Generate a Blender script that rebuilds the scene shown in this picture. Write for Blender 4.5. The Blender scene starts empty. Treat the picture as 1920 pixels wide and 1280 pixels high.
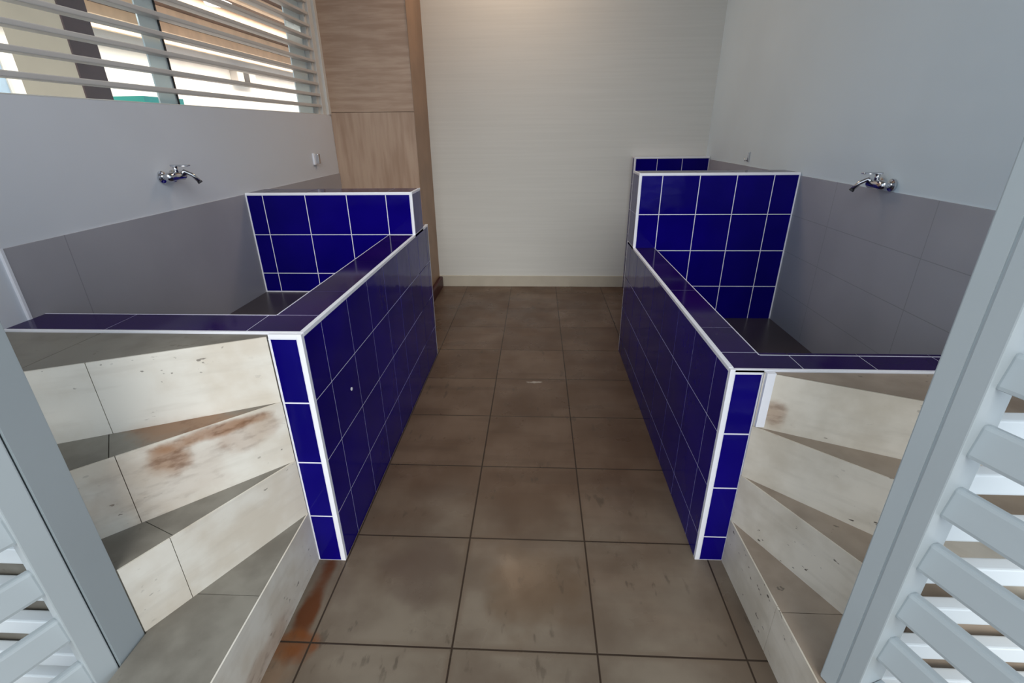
import bpy, bmesh, math, random
from mathutils import Vector, Matrix
random.seed(4)
S = bpy.context.scene
C = S.collection

# ---------------------------------------------------------------- camera
cam = bpy.data.cameras.new('camera'); co = bpy.data.objects.new('camera', cam); C.objects.link(co)
cam.sensor_width = 36; cam.lens = 36 * 912.37 / 1920; cam.clip_start = 0.02
f_pi, f_ya, f_ro = 0.4122, 0.0526, -0.0113
F = Vector((-math.sin(f_ya) * math.cos(f_pi), math.cos(f_ya) * math.cos(f_pi), -math.sin(f_pi)))
R0 = Vector((math.cos(f_ya), math.sin(f_ya), 0)); U0 = R0.cross(F)
R = math.cos(f_ro) * R0 + math.sin(f_ro) * U0; U = -math.sin(f_ro) * R0 + math.cos(f_ro) * U0
co.matrix_world = Matrix(((R.x, U.x, -F.x, 0), (R.y, U.y, -F.y, 0), (R.z, U.z, -F.z, 1.3), (0, 0, 0, 1)))
S.camera = co
# ---------------------------------------------------------------- sky, lights, exposure
w = bpy.data.worlds.new('sky'); S.world = w; w.use_nodes = True
wn = w.node_tree.nodes; bg = wn['Background']
bg.inputs[0].default_value = (0.80, 0.90, 1.0, 1); bg.inputs[1].default_value = 1.25
S.view_settings.view_transform = 'Standard'; S.view_settings.look = 'None'
S.view_settings.exposure = 0.0; S.view_settings.gamma = 1; S.view_settings.use_curve_mapping = False

def area(name, loc, target, sx, sy, power, col):
    l = bpy.data.lights.new(name, 'AREA'); l.shape = 'RECTANGLE'; l.size = sx; l.size_y = sy
    l.energy = power; l.color = col
    o = bpy.data.objects.new(name, l); C.objects.link(o); o.location = loc
    o.rotation_euler = (Vector(target) - Vector(loc)).to_track_quat('-Z', 'Y').to_euler()
    return o
sun = bpy.data.lights.new('daylight', 'SUN'); sun.energy = 1.9; sun.angle = math.radians(40); sun.color = (1, 0.965, 0.90)
so = bpy.data.objects.new('daylight', sun); C.objects.link(so)
so.rotation_euler = Vector((-0.12, 0.83, -0.54)).to_track_quat('-Z', 'Y').to_euler()
area('warm_fill_light', (-.2, 3.55, 2.8), (-.25, 3.6, 0), .5, .5, 11, (1, .72, .50))  # unseen warm light added to tint the upper back wall
# lamps under the hall ceiling beyond the window
area('hall_strip_light', (-7.04, 13.0, 3.07), (-7.04, 13.0, 0), .34, 20.0, 420, (1, 0.90, 0.76))
area('hall_strip_light', (-4.57, 7.0, 3.07), (-4.57, 7.0, 0), .5, 9.0, 150, (1, 0.93, 0.84))

# ---------------------------------------------------------------- materials
def mat(name, rough=0.6, spec=0.5):
    m = bpy.data.materials.new(name); m.use_nodes = True
    b = m.node_tree.nodes['Principled BSDF']; b.inputs['Roughness'].default_value = rough
    b.inputs['Specular IOR Level'].default_value = spec
    return m, m.node_tree, b
def N(nt, t, **k):
    n = nt.nodes.new(t)
    for a, v in k.items(): setattr(n, a, v)
    return n
def plain(name, col, rough=0.6, spec=0.5, metal=0, var=0.06, scale=6, bump=0.0):
    m, nt, b = mat(name, rough, spec); b.inputs['Metallic'].default_value = metal
    geo = N(nt, 'ShaderNodeNewGeometry'); no = N(nt, 'ShaderNodeTexNoise'); no.inputs['Scale'].default_value = scale; no.inputs['Detail'].default_value = 5
    nt.links.new(geo.outputs['Position'], no.inputs['Vector'])
    r = N(nt, 'ShaderNodeValToRGB'); e = r.color_ramp.elements
    e[0].position = 0.3; e[1].position = 0.7
    e[0].color = tuple(c * (1 - var) for c in col) + (1,); e[1].color = tuple(min(1, c * (1 + var)) for c in col) + (1,)
    nt.links.new(no.outputs['Fac'], r.inputs['Fac']); nt.links.new(r.outputs[0], b.inputs['Base Color'])
    if bump:
        bp = N(nt, 'ShaderNodeBump'); bp.inputs['Strength'].default_value = bump; bp.inputs['Distance'].default_value = 0.01
        nt.links.new(no.outputs['Fac'], bp.inputs['Height']); nt.links.new(bp.outputs[0], b.inputs['Normal'])
    return m
class G:
    """small node-graph writer working on world position"""
    def __init__(s, nt):
        s.nt = nt; g = N(nt, 'ShaderNodeNewGeometry'); s.pos = g.outputs['Position']
        sp = N(nt, 'ShaderNodeSeparateXYZ'); nt.links.new(s.pos, sp.inputs[0]); s.x, s.y, s.z = sp.outputs
    def m(s, op, a, b=None, c=None, clamp=False):
        n = N(s.nt, 'ShaderNodeMath', operation=op); n.use_clamp = clamp
        for i, v in enumerate((a, b, c)):
            if v is None: continue
            if isinstance(v, (int, float)): n.inputs[i].default_value = v
            else: s.nt.links.new(v, n.inputs[i])
        return n.outputs[0]
    def noise(s, scale, detail=5, sx=1, sy=1, sz=1, off=0):
        mp = N(s.nt, 'ShaderNodeMapping'); mp.inputs['Scale'].default_value = (sx, sy, sz); mp.inputs['Location'].default_value = (off, off * .7, off * .3)
        s.nt.links.new(s.pos, mp.inputs[0]); n = N(s.nt, 'ShaderNodeTexNoise'); n.inputs['Scale'].default_value = scale; n.inputs['Detail'].default_value = detail
        s.nt.links.new(mp.outputs[0], n.inputs['Vector']); return n.outputs['Fac']
    def ramp(s, v, lo, hi, a=0, b=1):
        n = N(s.nt, 'ShaderNodeMapRange'); n.interpolation_type = 'SMOOTHSTEP'
        for i, q in enumerate((v, lo, hi, a, b)):
            if isinstance(q, (int, float)): n.inputs[i].default_value = q
            else: s.nt.links.new(q, n.inputs[i])
        return n.outputs[0]
    def mix(s, f, a, b, mode='MIX'):
        n = N(s.nt, 'ShaderNodeMix', data_type='RGBA', blend_type=mode)
        for i, v in ((0, f), (6, a), (7, b)):
            if isinstance(v, (int, float)): n.inputs[i].default_value = v
            elif isinstance(v, tuple): n.inputs[i].default_value = v + (1,)
            else: s.nt.links.new(v, n.inputs[i])
        return n.outputs[2]
    def blob(s, p, r, wob=None):
        """1 inside an ellipsoid at p with radii r, soft outside"""
        t = None
        for a, c, q in zip((s.x, s.y, s.z), p, r):
            d = s.m('DIVIDE', s.m('SUBTRACT', a, c), q); d = s.m('MULTIPLY', d, d); t = d if t is None else s.m('ADD', t, d)
        if wob is not None: t = s.m('ADD', t, s.m('MULTIPLY', s.m('SUBTRACT', wob, 0.5), 2.6))
        return s.ramp(t, 1.3, 0.15)
    def line(s, v, at, half):
        return s.m('COMPARE', v, at, half)

# walls (paint)
def wall_paint(name, col):
    m, nt, b = mat(name, 0.55, 0.3); g = G(nt)
    n = g.noise(1.2, 3); c = g.mix(g.ramp(n, .35, .65), tuple(x * .97 for x in col), tuple(min(1, x * 1.03) for x in col))
    nt.links.new(c, b.inputs['Base Color']); return m
M = {}
M['wall_l'] = wall_paint('wall_paint_left', (0.70, 0.725, 0.775))
M['wall_r'] = wall_paint('wall_paint_right', (0.72, 0.83, 0.90))
# back wall with faint horizontal streaks
m, nt, b = mat('wall_paint_back', 0.5, 0.35); g = G(nt)
n = g.noise(3, 6, .5, 1, 22); c = g.mix(g.ramp(n, .3, .7), (0.64, 0.645, 0.615), (0.67, 0.675, 0.645)); nt.links.new(c, b.inputs['Base Color']); M['wall_b'] = m
# large grey wall tiles above the tubs
def band(name, col, zs, ys, sgn):
    m, nt, b = mat(name, 0.35, 0.5); g = G(nt); n = g.noise(2.2, 4)
    c = g.mix(g.ramp(n, .3, .7), tuple(x * .94 for x in col), tuple(x * 1.06 for x in col))
    l = None
    for z in zs:
        k = g.line(g.z, z, .0014); l = k if l is None else g.m('MAXIMUM', l, k)
    for y in ys:
        k = g.line(g.y, y, .0016); l = k if l is None else g.m('MAXIMUM', l, k)
    c = g.mix(g.m('MULTIPLY', l, .6), c, tuple(x * .55 for x in col)); nt.links.new(c, b.inputs['Base Color']); return m
M['band_l'] = band('grey_wall_tile_left', (0.40, 0.39, 0.42), (.42,), (1.448, 2.65), -1)
M['band_r'] = band('grey_wall_tile_right', (0.42, 0.435, 0.48), (.87, .68, .48), (1.735, 2.335, 2.935), 1)
M['white'] = plain('white_trim', (0.86, 0.87, 0.93), 0.35, var=.02)
M['grout'] = plain('white_grout', (0.74, 0.74, 0.86), 0.6, var=.05, scale=20)
M['paint'] = plain('shaded_white_gloss_paint', (0.41, 0.455, 0.475), 0.35, var=.03, scale=3)  # same white paint as the screens, with the gates' shade put into the colour
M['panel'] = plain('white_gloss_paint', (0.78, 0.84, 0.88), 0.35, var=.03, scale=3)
M['chrome'] = plain('chrome', (0.62, 0.63, 0.66), 0.12, metal=1, var=.03)
M['plastic_dark'] = plain('dark_rubber', (0.02, 0.02, 0.025), 0.4)
M['skirting'] = plain('beige_skirting', (0.50, 0.46, 0.38), 0.5, var=.06, scale=8)
M['maroon'] = plain('dark_maroon_stone', (0.05, 0.010, 0.012), 0.4, 0.2, var=.25, scale=25)
M['basin'] = plain('tub_floor_tile', (0.055, 0.043, 0.047), 0.3, var=.08)
M['mortar'] = plain('dark_mortar', (0.20, 0.165, 0.125), 0.9)
M['ceil'] = plain('ceiling_paint', (0.42, 0.40, 0.37), 0.8, var=.02)
# blue glazed tile
m, nt, b = mat('cobalt_glazed_tile', 0.09, 0.5); b.inputs['IOR'].default_value = 1.22; g = G(nt)
n = g.noise(3, 3); c = g.mix(g.ramp(n, .3, .7), (0.003, 0.0010, 0.12), (0.005, 0.0015, 0.17)); nt.links.new(c, b.inputs['Base Color'])
bp = N(nt, 'ShaderNodeBump'); bp.inputs['Strength'].default_value = .2; bp.inputs['Distance'].default_value = .01
nt.links.new(g.noise(7, 2), bp.inputs['Height']); nt.links.new(bp.outputs[0], b.inputs['Normal']); M['blue'] = m
m, nt, b = mat('dark_cobalt_cap_tile', 0.10, 0.5); g = G(nt)
c = g.mix(g.ramp(g.noise(3, 3), .3, .7), (0.010, 0.0025, 0.055), (0.017, 0.003, 0.075)); nt.links.new(c, b.inputs['Base Color']); b.inputs['IOR'].default_value = 1.17; M['cap'] = m
# wood-look column cladding
def wood(name, vertical):
    m, nt, b = mat(name, 0.45, 0.4); g = G(nt)
    a = g.noise(2.0, 8, 12, 12, 1.2) if vertical else g.noise(2.0, 8, 2.2, 2.2, 22)
    c2 = g.noise(2.5, 3, 1, 1, .6); v = g.m('ADD', g.m('MULTIPLY', a, .6), g.m('MULTIPLY', c2, .4))
    c = g.mix(g.ramp(v, .36, .64), (0.40, 0.265, 0.185), (0.53, 0.38, 0.28)); nt.links.new(c, b.inputs['Base Color']); return m
M['wood_h'] = wood('wood_look_cladding_upper', False); M['wood_v'] = wood('wood_look_cladding_lower', True)
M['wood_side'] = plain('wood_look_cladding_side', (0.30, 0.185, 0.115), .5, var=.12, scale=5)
# step stone
def stone(name, light, dark, rust=None, specks=0.5, rust_col=(0.30, 0.13, 0.045)):
    m, nt, b = mat(name, 0.5, 0.4); g = G(nt)
    n = g.noise(3.5, 8); n2 = g.noise(14, 6, 1, 1, 1, 5); v = g.m('ADD', g.m('MULTIPLY', n, .7), g.m('MULTIPLY', n2, .3))
    c = g.mix(g.ramp(v, .38, .6), dark, light)
    sp = g.noise(38, 2, 1, 1, 1.8, 9); area_m = g.ramp(g.noise(4, 2, 1, 1, 1, 3), .5, .62)
    st = g.noise(6, 6, 1, 1, 7, 11); c = g.mix(g.m('MULTIPLY', g.ramp(st, .5, .7), .2), c, tuple(x * .78 for x in dark))
    k = g.m('MULTIPLY', g.ramp(sp, .675, .72), g.m('MULTIPLY', area_m, specks * 1.5), None, True); c = g.mix(k, c, (0.12, 0.10, 0.08))
    wob = g.noise(11, 5, 1, 1, 1, 2)
    for (p, r, s) in rust or ():
        bl = g.blob(p, r, wob); c = g.mix(g.m('MULTIPLY', bl, s), c, rust_col)
        core = g.m('MULTIPLY', bl, g.ramp(g.noise(20, 7, 1, 1, 2.5, 6), .48, .72)); c = g.mix(g.m('MULTIPLY', core, s), c, (0.11, 0.045, 0.02))
    nt.links.new(c, b.inputs['Base Color']); return m
M['riser_l'] = stone('cream_stone_riser', (0.76, 0.73, 0.66), (0.64, 0.58, 0.49),
    rust=[((-.85, 1.04, .585), (.16, .13, .022), .75), ((-.92, .97, .55), (.045, .07, .055), .6), ((-.95, .95, .50), (.20, .16, .13), .2), ((-.78, 1.08, .55), (.08, .07, .06), .3), ((-.70, .80, .03), (.05, .16, .05), .35)])
M['tread_l'] = stone('shaded_weathered_stone_tread', (0.25, 0.235, 0.20), (0.165, 0.15, 0.125), rust=[((-.90, 1.06, .606), (.17, .13, .02), .6)], specks=.3)  # riser stone darkened: grazing-light shade and dirt both put into the colour
M['riser_r'] = stone('cream_stone_riser_right', (0.72, 0.665, 0.575), (0.57, 0.51, 0.42), rust=[((.66, 1.17, .57), (.035, .04, .05), .45)], specks=.7)
M['tread_r'] = stone('shaded_weathered_stone_tread_right', (0.37, 0.30, 0.235), (0.27, 0.215, 0.165), specks=.5)  # right treads likewise carry shade as well as dirt in their colour
# floor: 395 mm ceramic tiles
m, nt, b = mat('brown_floor_tile', 0.32, 0.22); g = G(nt)
SX, SY, OX, OY = .395, .392, -.22, .874
u = g.m('DIVIDE', g.m('SUBTRACT', g.x, OX), SX); v = g.m('DIVIDE', g.m('SUBTRACT', g.y, OY), SY)
fu = g.m('FRACT', u); fv = g.m('FRACT', v)
du = g.m('MULTIPLY', g.m('SUBTRACT', .5, g.m('ABSOLUTE', g.m('SUBTRACT', fu, .5))), SX)
dv = g.m('MULTIPLY', g.m('SUBTRACT', .5, g.m('ABSOLUTE', g.m('SUBTRACT', fv, .5))), SY)
d = g.m('MINIMUM', du, dv)
cid = N(nt, 'ShaderNodeCombineXYZ'); nt.links.new(g.m('FLOOR', u), cid.inputs[0]); nt.links.new(g.m('FLOOR', v), cid.inputs[1])
wnz = N(nt, 'ShaderNodeTexWhiteNoise', noise_dimensions='2D'); nt.links.new(cid.outputs[0], wnz.inputs['Vector'])
n1 = g.noise(4, 7); n2 = g.noise(30, 4, 1, .25, 1)
v1 = g.m('ADD', g.m('MULTIPLY', n1, .75), g.m('MULTIPLY', wnz.outputs[0], .18)); v1 = g.m('ADD', v1, g.m('MULTIPLY', n2, .12))
c = g.mix(g.ramp(v1, .35, .72), (0.092, 0.056, 0.036), (0.142, 0.096, 0.067))
c = g.mix(g.m('MULTIPLY', g.ramp(g.noise(9, 6, .25, 1.6, 1, 21), .48, .62), .35), c, (0.075, 0.048, 0.033))
# greyer, lighter tiles towards the open front
fr = g.ramp(g.m('ADD', g.y, g.m('MULTIPLY', g.m('SUBTRACT', g.noise(2.5, 4, 1, 1, 1, 7), .5), 1.2)), 1.75, .75)
c = g.mix(g.m('MULTIPLY', fr, .75), c, g.mix(g.ramp(n1, .35, .65), (0.145, 0.118, 0.090), (0.225, 0.195, 0.152)))
worn = g.blob((-.01, 1.08, 0), (.17, .17, 1), g.noise(9, 3, 1, 1, 1, 4)); c = g.mix(g.m('MULTIPLY', worn, .6), c, (0.115, 0.075, 0.045))
worn = g.blob((-.36, 1.14, 0), (.13, .13, 1), g.noise(9, 3, 1, 1, 1, 8)); c = g.mix(g.m('MULTIPLY', worn, .5), c, (0.10, 0.07, 0.055))
c = g.mix(g.m('MULTIPLY', g.blob((-.665, .99, 0), (.032, .19, 1), g.noise(9, 4)), .95), c, (0.10, 0.030, 0.008))
c = g.mix(g.m('MULTIPLY', g.blob((-.66, .86, 0), (.07, .05, 1), g.noise(14, 4)), .85), c, (0.16, 0.05, 0.013))
c = g.mix(g.m('MULTIPLY', g.blob((-.69, .75, 0), (.06, .15, 1), g.noise(14, 4)), .4), c, (0.22, 0.12, 0.06))
c = g.mix(g.m('MULTIPLY', g.blob((.0, 2.405, 0), (.045, .012, 1), g.noise(40, 3)), .7), c, (0.42, 0.38, 0.33))
c = g.mix(g.m('MULTIPLY', g.m('MULTIPLY', g.ramp(g.noise(30, 5, 1, .35, 1, 31), .60, .68), g.ramp(g.noise(3, 3, 1, 1, 1, 12), .45, .6)), .5), c, (0.05, 0.04, 0.03))
edge = g.ramp(d, .022, .002); c = g.mix(g.m('MULTIPLY', edge, g.m('MULTIPLY', g.ramp(g.noise(8, 3), .35, .7), .55)), c, (0.11, 0.075, 0.05))
c = g.mix(g.ramp(d, .0035, .0016), c, (0.035, 0.024, 0.017))
nt.links.new(c, b.inputs['Base Color'])
rr = g.ramp(g.noise(5, 5), .3, .7, .24, .45); nt.links.new(rr, b.inputs['Roughness'])
bp = N(nt, 'ShaderNodeBump'); bp.inputs['Strength'].default_value = .35; bp.inputs['Distance'].default_value = .003
nt.links.new(g.ramp(d, .001, .004), bp.inputs['Height']); nt.links.new(bp.outputs[0], b.inputs['Normal']); M['floor'] = m
# hall beyond the window
M['hall_white'] = plain('hall_white_panel', (0.86, 0.86, 0.84), .5, var=.04, scale=2)
M['hall_floor'] = plain('hall_floor', (0.5, 0.48, 0.45), .4)
M['hall_ceiling'] = plain('hall_ceiling_board', (0.13, 0.078, 0.06), .6, var=.2, scale=3)
M['beam'] = plain('pale_wood_beam', (0.88, 0.64, 0.44), .5, var=.1, scale=4)
M['cream'] = plain('cream_column_cladding', (0.43, 0.36, 0.275), .5, var=.04)
M['brown'] = plain('dark_brown_cladding', (0.075, 0.040, 0.038), .5, var=.1)
M['teal'] = plain('teal_laminate', (0.05, 0.42, 0.36), .4)
M['slat'] = plain('grey_white_slat', (0.60, 0.58, 0.56), .45, var=.03)
M['frame'] = plain('window_frame_paint', (0.66, 0.65, 0.62), .4, var=.03)
m, nt, b = mat('window_glass', 0.02, .5); b.inputs['Base Color'].default_value = (.90, .97, .98, 1); b.inputs['Transmission Weight'].default_value = 1; b.inputs['IOR'].default_value = 1.05; M['glass'] = m
m, nt, b = mat('pale_blue_glass_stile', 0.15, .5); b.inputs['Base Color'].default_value = (.86, .96, .98, 1); b.inputs['Transmission Weight'].default_value = .3; b.inputs['IOR'].default_value = 1.1; M['bluestile'] = m
m, nt, b = mat('lamp_glow', .5); b.inputs['Emission Color'].default_value = (1, .95, .88, 1); b.inputs['Emission Strength'].default_value = 2.5; M['glow'] = m

# ---------------------------------------------------------------- mesh helpers
def bx(bm, x0, x1, y0, y1, z0, z1, bev=0):
    r = bmesh.ops.create_cube(bm, size=1); vs = r['verts']
    for v in vs: v.co = Vector(((x0 + x1) / 2 + v.co.x * (x1 - x0), (y0 + y1) / 2 + v.co.y * (y1 - y0), (z0 + z1) / 2 + v.co.z * (z1 - z0)))
    if bev:
        es = list({e for v in vs for e in v.link_edges}); bmesh.ops.bevel(bm, geom=es, offset=bev, segments=2, affect='EDGES', profile=.6)
def prism(bm, poly, z0, z1):
    a = sum(poly[i][0] * poly[(i + 1) % len(poly)][1] - poly[(i + 1) % len(poly)][0] * poly[i][1] for i in range(len(poly)))
    if a < 0: poly = poly[::-1]
    lo = [bm.verts.new((x, y, z0)) for x, y in poly]; hi = [bm.verts.new((x, y, z1)) for x, y in poly]
    bm.faces.new(lo[::-1]); bm.faces.new(hi)
    for i in range(len(poly)):
        j = (i + 1) % len(poly); bm.faces.new((lo[i], lo[j], hi[j], hi[i]))
def tube(bm, pts, r, n=14, caps=True, rs=None):
    pts = [Vector(p) for p in pts]; rings = []
    for i, p in enumerate(pts):
        t = (pts[min(i + 1, len(pts) - 1)] - pts[max(i - 1, 0)]).normalized()
        a = t.orthogonal() if i == 0 else (rings_a - t * rings_a.dot(t)); a.normalize(); rings_a = a; bq = t.cross(a)
        rad = rs[i] if rs else r
        rings.append([bm.verts.new(p + (a * math.cos(k * 2 * math.pi / n) + bq * math.sin(k * 2 * math.pi / n)) * rad) for k in range(n)])
    for A, B in zip(rings, rings[1:]):
        for k in range(n): bm.faces.new((A[k], A[(k + 1) % n], B[(k + 1) % n], B[k]))
    if caps: bm.faces.new(rings[0][::-1]); bm.faces.new(rings[-1])
def finish(name, bm, m, parent=None, smooth=False, label=None, kind=None):
    bmesh.ops.recalc_face_normals(bm, faces=bm.faces)
    me = bpy.data.meshes.new(name)
    if smooth:
        for f in bm.faces: f.smooth = True
    if parent is not None: bmesh.ops.translate(bm, verts=bm.verts, vec=-world_loc(parent))
    bm.to_mesh(me); bm.free(); me.materials.append(m)
    o = bpy.data.objects.new(name, me); C.objects.link(o)
    if parent is not None: o.parent = parent
    if label: o['label'] = label
    if kind: o['kind'] = kind
    return o
def world_loc(o):
    v = Vector(o.location)
    while o.parent: o = o.parent; v += Vector(o.location)
    return v
def thing(name, loc, label, cat, group=None):
    o = bpy.data.objects.new(name, None); C.objects.link(o); o.location = loc; o.empty_display_size = .1
    o['label'] = label; o['category'] = cat
    if group: o['group'] = group
    return o
def box(name, m, x0, x1, y0, y1, z0, z1, parent=None, bev=0, **k):
    bm = bmesh.new(); bx(bm, x0, x1, y0, y1, z0, z1, bev); return finish(name, bm, m, parent, **k)
def boxes(name, m, L, parent=None, bev=0, **k):
    bm = bmesh.new()
    for q in L: bx(bm, *q, bev)
    return finish(name, bm, m, parent, **k)
def struct(o): o['kind'] = 'structure'; return o
GAP = .0030
def tiles(bm, o, ud, vd, nd, us, vs, th=.0008, gap=GAP):
    """one thin tile per cell; o origin, ud/vd/nd unit axes, us/vs break lists"""
    o, ud, vd, nd = map(Vector, (o, ud, vd, nd))
    for a, b_ in zip(us, us[1:]):
        for c_, d_ in zip(vs, vs[1:]):
            if b_ - a < .008 or d_ - c_ < .008: continue
            q = [(a + gap / 2, c_ + gap / 2), (b_ - gap / 2, c_ + gap / 2), (b_ - gap / 2, d_ - gap / 2), (a + gap / 2, d_ - gap / 2)]
            lo = [bm.verts.new(o + ud * s + vd * t) for s, t in q]
            k = .0003
            q2 = [(q[0][0] + k, q[0][1] + k), (q[1][0] - k, q[1][1] + k), (q[2][0] - k, q[2][1] - k), (q[3][0] + k, q[3][1] - k)]
            hi = [bm.verts.new(o + ud * s + vd * t + nd * th) for s, t in q2]
            bm.faces.new(hi)
            for i in range(4): bm.faces.new((lo[i], lo[(i + 1) % 4], hi[(i + 1) % 4], hi[i]))

# ---------------------------------------------------------------- room shell
XL, XR, YB = -1.471, 1.343, 4.213
ZC = 2.9
struct(box('floor', M['floor'], XL - .1, XR + .1, -3.0, YB + .1, -.06, 0))
struct(box('ceiling', M['ceil'], XL - .1, XR + .1, .66, YB + .1, ZC, ZC + .1))
WB = box('wall_back', M['wall_b'], XL - .1, XR + .1, YB, YB + .1, 0, ZC); struct(WB)
struct(box('wall_right', M['wall_r'], XR, XR + .1, .66, YB, 0, ZC))
WZ0, WZ1, WY0, WY1 = 1.402, 2.45, 0.80, 3.76
struct(boxes('wall_left', M['wall_l'], [(XL - .1, XL, .66, YB, 0, WZ0), (XL - .1, XL, .66, YB, WZ1, ZC), (XL - .1, XL, WY1, YB, WZ0, WZ1), (XL - .1, XL, .66, WY0, WZ0, WZ1)]))
struct(box('baseboard_back', M['skirting'], -.867, XR, YB - .012, YB, 0, .098, bev=.002))
# grey wall tiling over the tubs
struct(box('trim_1', M['band_l'], XL, XL + .006, 1.256, 3.75, 0, 1.011))
struct(box('trim_2', M['white'], XL, XL + .009, 1.248, 1.256, .80, 1.013))
struct(box('trim_3', M['band_r'], XR - .006, XR, .66, YB, 0, 1.066))

# window in the left wall
wf = boxes('window_1', M['frame'], [(XL - .09, XL + .006, 3.715, 3.76, WZ0, WZ1), (XL - .085, XL - .012, 3.655, 3.715, WZ0, WZ1),
    (XL - .07, XL - .03, 3.62, 3.655, WZ0, WZ1), (XL - .09, XL - .004, WY0 + .05, 3.62, WZ0, WZ0 + .004), (XL - .09, XL, WY0, WY1, WZ1 - .04, WZ1), (XL - .09, XL, WY0, WY0 + .05, WZ0, WZ1)], bev=.003)
struct(wf)
z = 1.456; i = 0
while z < WZ1 - .05:
    bm = bmesh.new(); bx(bm, -.025, .025, WY0 + .05, 3.64, -.0085, .0085, .003)
    bmesh.ops.translate(bm, verts=bm.verts, vec=(XL - .035, 0, z)); finish('slat', bm, M['slat'], wf)
    z += .0668; i += 1
pane = box('sliding_pane', M['glass'], XL - .072, XL - .068, 1.0, 2.24, WZ0, WZ1 - .04, wf)
boxes('pane_stile', M['bluestile'], [(XL - .066, XL - .060, 2.13, 2.235, WZ0, WZ1 - .04)], wf, label='pale blue translucent pane edge')
box('pane_edge', M['plastic_dark'], XL - .068, XL - .056, 2.235, 2.243, WZ0, WZ1 - .04, wf, label='dark edge of the sliding pane')
boxes('pane_stile', M['bluestile'], [(XL - .066, XL - .060, 3.40, 3.62, WZ0, WZ1 - .04)], wf, label='pale blue translucent pane edge beside the frame')

# hall beyond the window
struct(box('wall_hall', M['hall_white'], -8.1, -8.0, 0, 26, -.1, 3.08))
struct(box('floor_hall', M['hall_floor'], -8.1, XL - .12, -1, 26, -.12, -.06))
struct(box('ceiling_hall', M['hall_ceiling'], -8.2, XL - .12, 1.5, 26, 3.08, 3.16))
bxs = [(-2.45, 'nearest the window'), (-3.3, 'second from the window'), (-4.15, 'third from the window'), (-5.0, 'fourth from the window'), (-5.85, 'third from the far white wall'), (-6.63, 'second from the far white wall'), (-7.45, 'closest to the far white wall')]
for x, t in bxs:
    o = box('ceiling_beam', M['beam'], x - .045, x + .045, 1.6, 25.8, 2.93, 3.08, bev=.005)
    o['label'] = 'pale wooden ceiling beam in the hall beyond the window, ' + t; o['category'] = 'beam'; o['group'] = 'hall ceiling beams'
# clad column in the hall: cream face, dark brown side
t = thing('hall_column', (-3.2, 3.6, -.06), 'cream and dark brown column standing in the hall beyond the louvred window', 'column')
box('cream_cladding', M['cream'], -3.42, -3.012, 3.49, 3.70, -.06, 3.08, t)
box('brown_cladding', M['brown'], -3.012, -3.0, 3.485, 3.705, -.06, 3.08, t, label='dark brown side panel')
t = thing('hall_counter', (-3.7, 4.93, -.06), 'low counter with teal top seen through the window over the sill', 'counter')
box('counter_body', M['hall_white'], -3.88, -3.52, 4.70, 5.17, -.06, 1.53, t)
box('counter_top', M['teal'], -3.92, -3.5, 4.67, 5.2, 1.53, 1.60, t)
t = thing('hall_window', (-7.98, 8.0, 1.2), 'pale blue glazed opening in the far hall wall left of the cream column', 'window')
box('window_pane', plain('blue_glazing', (.35, .47, .62), .2), -8.0, -7.985, 6.6, 7.9, .9, 2.5, t)
boxes('window_frame', M['frame'], [(-8.0, -7.96, 6.55, 6.6, .85, 2.55), (-8.0, -7.96, 7.9, 7.95, .85, 2.55), (-8.0, -7.96, 6.6, 7.9, 2.5, 2.55), (-8.0, -7.96, 6.6, 7.9, .85, .9), (-8.0, -7.96, 7.2, 7.24, .9, 2.5)], t)
t = thing('wall_unit', (-7.9, 14.6, 2.6), 'small grey box unit high on the far white hall wall beyond the window', 'box')
box('unit_body', M['slat'], -8.0, -7.8, 14.0, 14.9, 2.45, 2.75, t, bev=.01); box('unit_door', M['plastic_dark'], -7.8, -7.79, 14.3, 14.55, 2.47, 2.73, t)
t = thing('pendant_lamp', (-4.1, 7.25, 2.82), 'round white lamp with black holder under the hall ceiling', 'lamp')
bm = bmesh.new(); tube(bm, [(-4.1, 7.25, 2.79), (-4.1, 7.25, 2.81), (-4.1, 7.25, 2.83)], .16, 28, rs=[.15, .16, .12]); finish('diffuser', bm, M['glow'], t, smooth=False)
bm = bmesh.new(); tube(bm, [(-4.1, 7.25, 2.83), (-4.1, 7.25, 2.90), (-4.1, 7.25, 3.08)], .06, 20, rs=[.09, .05, .05]); finish('holder', bm, M['plastic_dark'], t)

# ---------------------------------------------------------------- wood clad column in the back-left corner
t = thing('wood_clad_column', (-1.17, 3.98, 0), 'tall column clad in pale brown wood-look panels in the back left corner', 'column')
CX = -.867
box('lower_cladding', M['wood_v'], XL + .001, CX - .004, 3.752, YB, 0, 1.415, t)
box('upper_cladding', M['wood_h'], XL + .001, CX - .004, 3.752, YB, 1.418, ZC, t, label='upper cladding panel with horizontal grain')
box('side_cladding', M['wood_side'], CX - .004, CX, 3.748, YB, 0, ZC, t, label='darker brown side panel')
bm = bmesh.new(); bx(bm, CX, CX + .035, 3.64, 4.19, 0, .098, .012); finish('plinth', bm, M['maroon'], t, label='dark maroon rounded base block')

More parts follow.
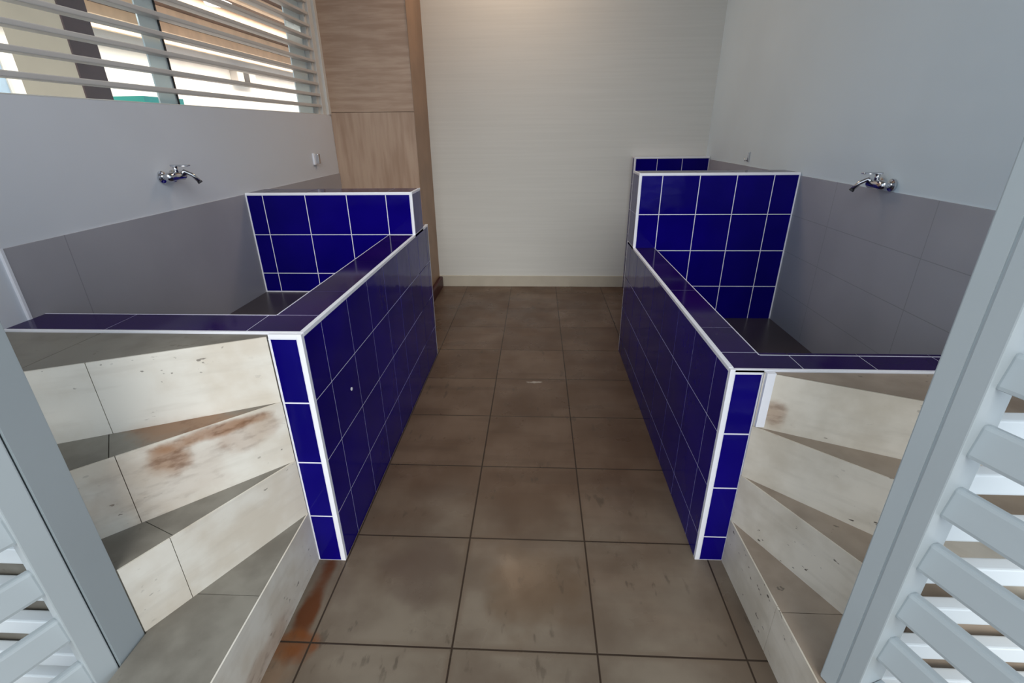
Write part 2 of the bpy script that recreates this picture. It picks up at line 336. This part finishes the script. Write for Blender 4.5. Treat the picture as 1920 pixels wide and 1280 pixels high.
# ---------------------------------------------------------------- tubs
def cuts(a, b_, first, step):
    L = [a]; v = first
    while v < b_ - .004:
        if v > a + .004: L.append(v)
        v += step
    return L + [b_]
TH = .0008
def tub(side, lab):
    s = side
    if s < 0: A, W, P0, HT, YP, TP, YE, ZF, YF = .618, .139, 1.154, .8076, 2.469, 1.017, 2.77, .50, 1.170; XW = -XL - .006; PT = .19
    else: A, W, P0, HT, YP, TP, YE, ZF, YF = .528, .116, 1.202, .6964, 2.672, 1.0815, 2.85, .29, 1.205; XW = XR - .006; PT = .175
    def X(a, b_): return (min(s * a, s * b_), max(s * a, s * b_))
    t = thing('bathing_tub', (s * (A + XW) / 2, (P0 + YE) / 2, 0), lab, 'tub')
    # cores (white grout shows in the joints)
    bm = bmesh.new(); prism(bm, [(s * (A + TH), P0 + TH), (s * (A + .088), P0 + TH), (s * (A + .088), YF + .004), (s * (A + W - TH), YF + .004), (s * (A + W - TH), YE - TH), (s * (A + TH), YE - TH)], 0, HT - TH)
    finish('side_wall', bm, M['grout'], t)
    box('front_wall', M['grout'], *X(A + W - TH, XW), YF + .004, 1.30 - TH, 0, HT - TH, t)
    box('back_panel', M['grout'], *X(A + TH, XW), YP + TH, YP + PT - TH, 0, TP - TH, t)
    box('basin_floor', M['basin'], *X(A + W - TH, XW), 1.30 - TH, YP + TH, 0, ZF, t)
    # tiling
    if s < 0: rows = [0, .19, .393, .60, HT - .010]; rowsP = [0.0, .20, .404, .6045, .809, TP - .010]; ycol = 1.28; prow = [0, .187, .393, .5985, HT - .012]
    else: rows = [0, .10, .295, .49, HT - .010]; rowsP = [.0, .085, .283, .4795, .6805, .8735, TP - .010]; ycol = 1.31; prow = [0, .0995, .295, .490, HT - .012]
    yc = cuts(P0 + .014, YE - .006, ycol, .2035)
    bm = bmesh.new()
    tiles(bm, (s * (A + TH), 0, 0), (0, 1, 0), (0, 0, 1), (-s, 0, 0), yc, rows)                       # aisle face
    # panel above the cap, aisle face
    tiles(bm, (s * (A + TH), 0, 0), (0, 1, 0), (0, 0, 1), (-s, 0, 0), [YP + .008, YP + PT - .002], [HT + .003] + [r for r in rowsP if r > HT + .03])
    finish('aisle_tiling', bm, M['blue'], t)
    bm = bmesh.new(); PW = .088
    tiles(bm, (0, P0 + TH, 0), (1, 0, 0), (0, 0, 1), (0, -1, 0), sorted((s * (A + .013), s * (A + PW))), prow, gap=.005)
    finish('pillar_tiling', bm, M['blue'], t, label='bright cobalt tiles on the front end')
    # inner faces
    cols = [A + .012] + ([.751, .950, 1.161, 1.379] if s < 0 else [.648, .8386, 1.0258, 1.2117]) + [XW - .004]
    bm = bmesh.new()
    if s < 0: us = [-c for c in cols][::-1]
    else: us = cols
    tiles(bm, (0, YP + TH, 0), (1, 0, 0), (0, 0, 1), (0, -1, 0), us, [r for r in rowsP if r >= ZF + .05 or r == .283 or r == .50] if s > 0 else [.504, .6045, .809, TP - .010], gap=.0042)
    finish('panel_tiling', bm, M['blue'], t)
    bm = bmesh.new()
    tiles(bm, (s * (A + W - TH), 0, 0), (0, 1, 0), (0, 0, 1), (s, 0, 0), cuts(1.302, YP, ycol, .2035), [ZF, HT - .2, HT - .004])
    finish('inner_side_tiling', bm, M['blue'], t); bm = bmesh.new()
    tiles(bm, (0, 1.30 - TH, 0), (1, 0, 0), (0, 0, 1), (0, 1, 0), sorted([s * v for v in cuts(A + W, XW, A + W + .09, .2)]), [ZF, HT - .2, HT - .004])
    finish('inner_front_tiling', bm, M['blue'], t); bm = bmesh.new()
    tiles(bm, (0, YP + PT - TH, 0), (1, 0, 0), (0, 0, 1), (0, 1, 0), us, rowsP)
    finish('panel_rear_tiling', bm, M['blue'], t)
    # caps
    bm = bmesh.new()
    if s < 0: ycap = [1.302, 1.53, 1.93, 2.33, YP]; xj = [A, .78, 1.18]
    else: ycap = [1.317, 1.51, 1.91, 2.31, YP]; xj = [A, .726, .92, 1.12]
    tiles(bm, (s * (A + .012), 0, HT - TH), (-s * -1, 0, 0), (0, 1, 0), (0, 0, 1), [0, W - .014], ycap, gap=.0025)
    finish('side_cap', bm, M['cap'], t); bm = bmesh.new()
    tiles(bm, (0, 0, HT - TH), (1, 0, 0), (0, 1, 0), (0, 0, 1), sorted([s * v for v in [A + .012] + xj[1:] + [XW]]), [P0 + .016 if False else YF + .008, ycap[0] - .001], gap=.0025)
    finish('front_cap', bm, M['cap'], t); bm = bmesh.new()
    tiles(bm, (s * (A + .012), 0, HT - TH), (s, 0, 0), (0, 1, 0), (0, 0, 1), [0, W - .014], [YP + PT, YE - .008])
    finish('rear_cap', bm, M['cap'], t); bm = bmesh.new()
    tiles(bm, (0, 0, TP - TH), (1, 0, 0), (0, 1, 0), (0, 0, 1), us, [YP + .008, YP + PT - .004], gap=.003)
    finish('panel_cap', bm, M['cap'], t)
    if s < 0:
        bm = bmesh.new(); tube(bm, [(-A - .001, 1.411, .502), (-A + .002, 1.411, .502)], .006, 16); finish('screw_cap', bm, M['white'], t, label='small white cap on the aisle side')
    # white corner trims
    q = .013
    L = [(*X(A, A + q), P0, P0 + q, 0, HT),                                    # pillar corner
         (*X(A + q, XW), YF - .003, YF + .007, HT - .008, HT + .001),            # cap front edge
         (*X(A + q, A + PW + .003), P0, YF, HT - .012, HT),                      # top of the pillar face
         (*X(A + PW, A + PW + .004), P0, P0 + .01, 0, HT - .012)]
    boxes('front_edge_trim', M['white'], L, t, bev=.001)
    L = [(*X(A - .0005, A + q), P0 + q, YP, HT - .010, HT + .001),
         (*X(A - .0005, A + q), YP + PT, YE, HT - .010, HT + .001)]
    boxes('cap_edge_trim', M['white'], L, t, bev=.001)
    L = [(*X(A - .0005, A + .010), YP, YP + .009, HT, TP),
         (*X(A + .010, XW), YP, YP + .009, TP - .009, TP + .001),
         (*X(A, A + .006), YP + .009, YP + PT, TP - .006, TP + .001),
         (*X(A, A + .006), YE - .006, YE, 0, HT)]
    boxes('panel_edge_trim', M['white'], L, t, bev=.001)
    boxes('inner_edge_trim', M['grout'], [(*X(A + W - .003, A + W), 1.30, YP, HT - .004, HT + .0008), (*X(A + W, XW), 1.297, 1.300, HT - .004, HT + .0008)], t)
    boxes('panel_wall_joint', M['white'], [(*X(XW - .004, XW), YP - .001, YP + .004, ZF, TP)], t)
    return t
tl = tub(-1, 'cobalt tiled raised tub on the left with a one-tile-high back panel')
tr = tub(1, 'lower cobalt tiled raised tub on the right with a two-tile-high back panel')

# low wall behind the right tub, at the back wall
t = thing('tiled_low_wall', (1.05, 4.16, 0), 'blue tiled low wall with white edging against the back wall, behind the right tub', 'wall')
box('wall_core', M['grout'], .765, XR - .006, 4.103, YB - .013, 0, 1.083, t)
bm = bmesh.new(); tiles(bm, (0, 4.103, 0), (1, 0, 0), (0, 0, 1), (0, -1, 0), [.772, .939, 1.132, XR - .008], [0, .08, .28, .48, .68, .88, 1.075], gap=.004)
tiles(bm, (.765, 0, 0), (0, 1, 0), (0, 0, 1), (-1, 0, 0), [4.11, 4.19], [0, .08, .28, .48, .68, .88, 1.075]); finish('tiling', bm, M['blue'], t)
boxes('edge_trim', M['white'], [(.760, XR - .006, 4.099, 4.109, 1.075, 1.088), (.760, .767, 4.099, 4.109, 0, 1.075), (.760, .767, 4.109, 4.2, 1.078, 1.088)], t)

# ---------------------------------------------------------------- winder stairs
def ext(P, d, y=None, x=None):
    k = (y - P[1]) / d[1] if y is not None else (x - P[0]) / d[0]
    return (P[0] + d[0] * k, P[1] + d[1] * k)
def slab_line(bm, P, Q, z0, z1, th, splits, nrm):
    """vertical facing slabs along P->Q, split with thin joints"""
    P = Vector((*P, 0)); Q = Vector((*Q, 0)); L = (Q - P).length; d = (Q - P).normalized(); n = Vector((*nrm, 0)).normalized()
    cs = [0] + [q for q in splits if q < L - .01] + [L]
    for a, b_ in zip(cs, cs[1:]):
        a2 = a + (.0009 if a > 0 else 0); b2 = b_ - (.0009 if b_ < L else 0)
        poly = [P + d * a2, P + d * b2, P + d * b2 + n * th, P + d * a2 + n * th]
        prism(bm, [(v.x, v.y) for v in poly], z0, z1)
def clip_half(poly, p, d, keep):
    out = []; n = (-d[1], d[0])
    def sd(q): return ((q[0] - p[0]) * n[0] + (q[1] - p[1]) * n[1]) * keep
    for i in range(len(poly)):
        a, b_ = poly[i], poly[(i + 1) % len(poly)]; sa, sb = sd(a), sd(b_)
        if sa >= 0: out.append(a)
        if sa * sb < 0:
            k = sa / (sa - sb); out.append((a[0] + (b_[0] - a[0]) * k, a[1] + (b_[1] - a[1]) * k))
    return out
def tread_slab(bm, poly, z0, z1, cut=None):
    if not cut: prism(bm, poly, z0, z1); return
    p, d = cut; dn = Vector(d).normalized(); nn = Vector((-dn.y, dn.x)) * .0010
    for k in (1, -1):
        q = clip_half(poly, (p[0] + nn.x * k, p[1] + nn.y * k), d, k)
        if len(q) > 2: prism(bm, q, z0, z1)
def stair(s):
    if s < 0:
        P = (-.711, 1.151); H = .2019; E = XL + .007; yb = .75
        p1 = (-.700, .60); p2 = ext(P, (-.22, -.398), y=yb); p3 = ext(P, (-.335, -.315), y=yb); p4 = ext(P, (-.46, -.215), x=E)
        polys = [[P, p1, (-.925, .60), (-.925, yb), p2], [P, p2, p3], [P, p3, (E, yb), p4], [P, p4, (E, 1.164), (P[0], 1.164)]]
        ends = [p1, p2, p3, p4]; sp = [[], [.348], [.376], [.39]]
        cutsT = [((-.80, .855), (1, .0)), ((-.93, .876), (.09, -.037)), ((-1.08, .99), (.25, -.3)), ((-1.177, 1.162), (.05, 1))]
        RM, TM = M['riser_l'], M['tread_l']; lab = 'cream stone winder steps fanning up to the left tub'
    else:
        P = (.618, 1.2); H = .1741; E = XR - .007; yb = .785
        p1 = (.636, .60); p2 = ext(P, (.16, -.310), y=yb); p3 = ext(P, (.245, -.225), y=yb); p4 = ext(P, (.315, -.142), x=E)
        polys = [[P, p1, (.705, .60), (.705, yb), p2], [P, p2, p3], [P, p3, (E, yb), p4], [P, p4, (E, 1.199), (P[0], 1.199)]]
        ends = [p1, p2, p3, p4]; sp = [[.30], [], [], []]
        cutsT = [((.70, .883), (1, 0)), None, None, None]
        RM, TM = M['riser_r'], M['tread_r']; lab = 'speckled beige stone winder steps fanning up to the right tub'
    t = thing('winder_stair', (P[0] + s * .35, .9, 0), lab, 'stairs')
    bm = bmesh.new()
    for i, pl in enumerate(polys): prism(bm, pl, 0, H * (i + 1) - .014 - (.006 if i == 3 else 0))
    finish('stair_core', bm, M['mortar'], t)
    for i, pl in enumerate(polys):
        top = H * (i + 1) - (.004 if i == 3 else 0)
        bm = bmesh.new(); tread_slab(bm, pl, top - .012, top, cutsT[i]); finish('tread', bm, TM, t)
        e = ends[i]; d = Vector((e[0] - P[0], e[1] - P[1])); n = (d.y, -d.x)
        if n[1] > 0 or (i == 0 and n[0] * -s < 0): n = (-n[0], -n[1])
        if i == 0: n = (-s, 0)
        bm = bmesh.new(); slab_line(bm, P, e, H * i, top - .0005, .004, sp[i], n); finish('riser', bm, RM, t)
    # side closing panel behind the louvres
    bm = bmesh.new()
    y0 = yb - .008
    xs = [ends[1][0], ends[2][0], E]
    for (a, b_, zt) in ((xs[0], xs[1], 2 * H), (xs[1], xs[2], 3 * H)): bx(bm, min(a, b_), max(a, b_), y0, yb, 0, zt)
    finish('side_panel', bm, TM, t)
    if s > 0: box('white_filler_strip', M['white'], .619, .643, 1.185, 1.199, 3 * H + .004, 4 * H - .002, t)
    return t
stair(-1); stair(1)

# ---------------------------------------------------------------- louvred gates
def oriented(name, m, parent, o, d, n, s0, s1, t0, t1, z0, z1, bev=.004, tilt=0, pivot=None, label=None):
    """box spanned along direction d (s), outward n (t) and z, placed from point o"""
    bm = bmesh.new(); bx(bm, s0, s1, t0, t1, z0, z1, bev)
    if tilt: bmesh.ops.rotate(bm, verts=bm.verts, cent=((s0 + s1) / 2, (t0 + t1) / 2, (z0 + z1) / 2), matrix=Matrix.Rotation(tilt, 3, 'X'))
    for v in bm.verts:
        c = v.co.copy(); v.co = Vector((o[0] + d[0] * c.x + n[0] * c.y, o[1] + d[1] * c.x + n[1] * c.y, c.z))
    return finish(name, bm, m, parent, label=label)
def gate(s):
    if s < 0: o = (-.932, .668); d = (-.423, -.906); n = (-.906, .423); z0 = .02; rail = .165; zs = .225; pitch = .135; st = .044; th = .048; pst = (-.975, -.930, .669, .748); where = 'left'
    else: o = (.652, .693); d = (.36, -.933); n = (.933, .36); z0 = .182; rail = .245; zs = .355; pitch = .122; st = .036; th = .07; pst = (.650, .708, .694, .748); where = 'right'
    HT = 1.62
    p = thing('gate_post', (sum(pst[:2]) / 2, sum(pst[2:]) / 2, 0), 'white square post carrying the %s gate beside the stone steps' % where, 'post')
    if s < 0: pp = [(-.930, .748), (-.930, .6695), (-.9745, .6902), (-.975, .748)]
    else: pp = [(o[0] + d[0] * a + n[0] * c, o[1] + d[1] * a + n[1] * c) for a, c in ((-.0006, 0), (-.0006, .055), (-.037, .055), (-.037, 0))]
    bm = bmesh.new(); prism(bm, pp, 0 if s < 0 else .176, HT + .03)
    bmesh.ops.bevel(bm, geom=[e for e in bm.edges], offset=.003, segments=2, affect='EDGES'); finish('post_shaft', bm, M['paint'], p)
    bm = bmesh.new(); prism(bm, pp, HT + .03, HT + .045); finish('post_cap', bm, M['paint'], p)
    g = thing('louvred_gate', (o[0], o[1], z0), 'white louvred gate leaf swung open towards the viewer on the %s' % where, 'gate')
    LW = .52
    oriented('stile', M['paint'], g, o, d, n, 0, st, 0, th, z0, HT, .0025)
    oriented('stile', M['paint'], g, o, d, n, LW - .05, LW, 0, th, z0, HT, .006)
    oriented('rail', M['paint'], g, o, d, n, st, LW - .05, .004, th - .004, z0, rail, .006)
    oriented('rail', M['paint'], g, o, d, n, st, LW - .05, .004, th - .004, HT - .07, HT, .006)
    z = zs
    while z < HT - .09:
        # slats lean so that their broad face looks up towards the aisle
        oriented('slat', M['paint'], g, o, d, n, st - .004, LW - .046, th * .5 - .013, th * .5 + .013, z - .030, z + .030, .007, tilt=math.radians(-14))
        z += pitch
    # fixed louvre panel filling the gap between post and wall
    f = thing('louvred_screen', (s * 1.2, .745, 0), 'fixed white louvred screen closing the stair side next to the %s gate post' % where, 'screen')
    x0, x1 = (XL + .007, -.978) if s < 0 else (.715, XR - .007)
    yc = .720 if s < 0 else .745
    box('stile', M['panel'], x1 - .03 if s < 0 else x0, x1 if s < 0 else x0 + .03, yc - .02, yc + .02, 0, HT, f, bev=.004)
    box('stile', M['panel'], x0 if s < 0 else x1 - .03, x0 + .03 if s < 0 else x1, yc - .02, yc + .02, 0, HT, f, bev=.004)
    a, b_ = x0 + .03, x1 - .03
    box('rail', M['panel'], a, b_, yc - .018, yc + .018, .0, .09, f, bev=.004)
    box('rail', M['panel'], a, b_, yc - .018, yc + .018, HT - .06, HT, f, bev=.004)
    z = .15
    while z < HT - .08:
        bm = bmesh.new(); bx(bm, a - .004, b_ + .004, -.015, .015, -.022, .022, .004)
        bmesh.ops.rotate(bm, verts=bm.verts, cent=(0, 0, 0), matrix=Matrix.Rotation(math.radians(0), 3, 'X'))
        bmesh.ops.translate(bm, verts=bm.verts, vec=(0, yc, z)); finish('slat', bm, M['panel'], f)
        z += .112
gate(-1); gate(1)

# ---------------------------------------------------------------- taps and small fittings
def tap(s, y, z, lab):
    X = XL if s < 0 else XR - .006; n = 1 if s < 0 else -1          # n: outward from the wall
    t = thing('mixer_tap', (X, y, z), lab, 'tap')
    bm = bmesh.new(); tube(bm, [(X + n * .045, y - .085, z), (X + n * .045, y - .07, z), (X + n * .045, y - .02, z), (X + n * .045, y + .03, z), (X + n * .045, y + .045, z)], .02, 18, rs=[.014, .021, .019, .021, .014]); finish('body', bm, M['chrome'], t, smooth=True)
    for k in (-.06, .02):
        bm = bmesh.new(); tube(bm, [(X + n * .001, y + k, z), (X + n * .008, y + k, z), (X + n * .012, y + k, z), (X + n * .045, y + k, z)], .02, 18, rs=[.028, .028, .014, .013]); finish('wall_union', bm, M['chrome'], t, smooth=False)
    e = 1
    bm = bmesh.new(); tube(bm, [(X + n * .045, y + .01, z - .005), (X + n * .06, y + .025, z + .02), (X + n * .085, y + .045, z + .0), (X + n * .105, y + .055, z - .03)], .01, 14, rs=[.012, .011, .010, .010]); finish('spout', bm, M['chrome'], t, smooth=True)
    bm = bmesh.new(); tube(bm, [(X + n * .045, y - .01, z + .015), (X + n * .045, y - .01, z + .045)], .011, 14); finish('lever_neck', bm, M['chrome'], t, smooth=True)
    bm = bmesh.new(); bx(bm, X + n * .072 - .045, X + n * .072 + .045, y - .02, y + .001, z + .045, z + .053, .003); finish('lever', bm, M['chrome'], t)
    bm = bmesh.new(); tube(bm, [(X + n * .105, y + .055, z - .03), (X + n * .109, y + .057, z - .038)], .0115, 14); finish('aerator', bm, M['plastic_dark'], t)
    for o in t.children:
        for v in o.data.vertices: v.co *= .82
tap(-1, 1.985, 1.14, 'chrome mixer tap on the grey wall above the left tub')
tap(1, 2.03, 1.09, 'chrome mixer tap on the blue-grey wall above the right tub')
t = thing('wall_bracket', (XL, 3.36, 1.13), 'small white and chrome shower bracket on the left wall near the column', 'bracket')
box('plate', M['white'], XL, XL + .012, 3.335, 3.36, 1.095, 1.165, t, bev=.002)
box('clip', M['chrome'], XL + .004, XL + .03, 3.36, 3.39, 1.10, 1.16, t, bev=.003)
t = thing('wall_hook', (XR, 3.36, 1.12), 'tiny metal hook on the right wall above the back of the tub', 'hook')
box('hook_plate', M['chrome'], XR - .012, XR, 3.352, 3.364, 1.09, 1.15, t, bev=.002)
bm = bmesh.new(); tube(bm, [(XR - .012, 3.358, 1.10), (XR - .028, 3.358, 1.098), (XR - .03, 3.358, 1.112)], .003, 8); finish('hook_pin', bm, M['chrome'], t, smooth=True)
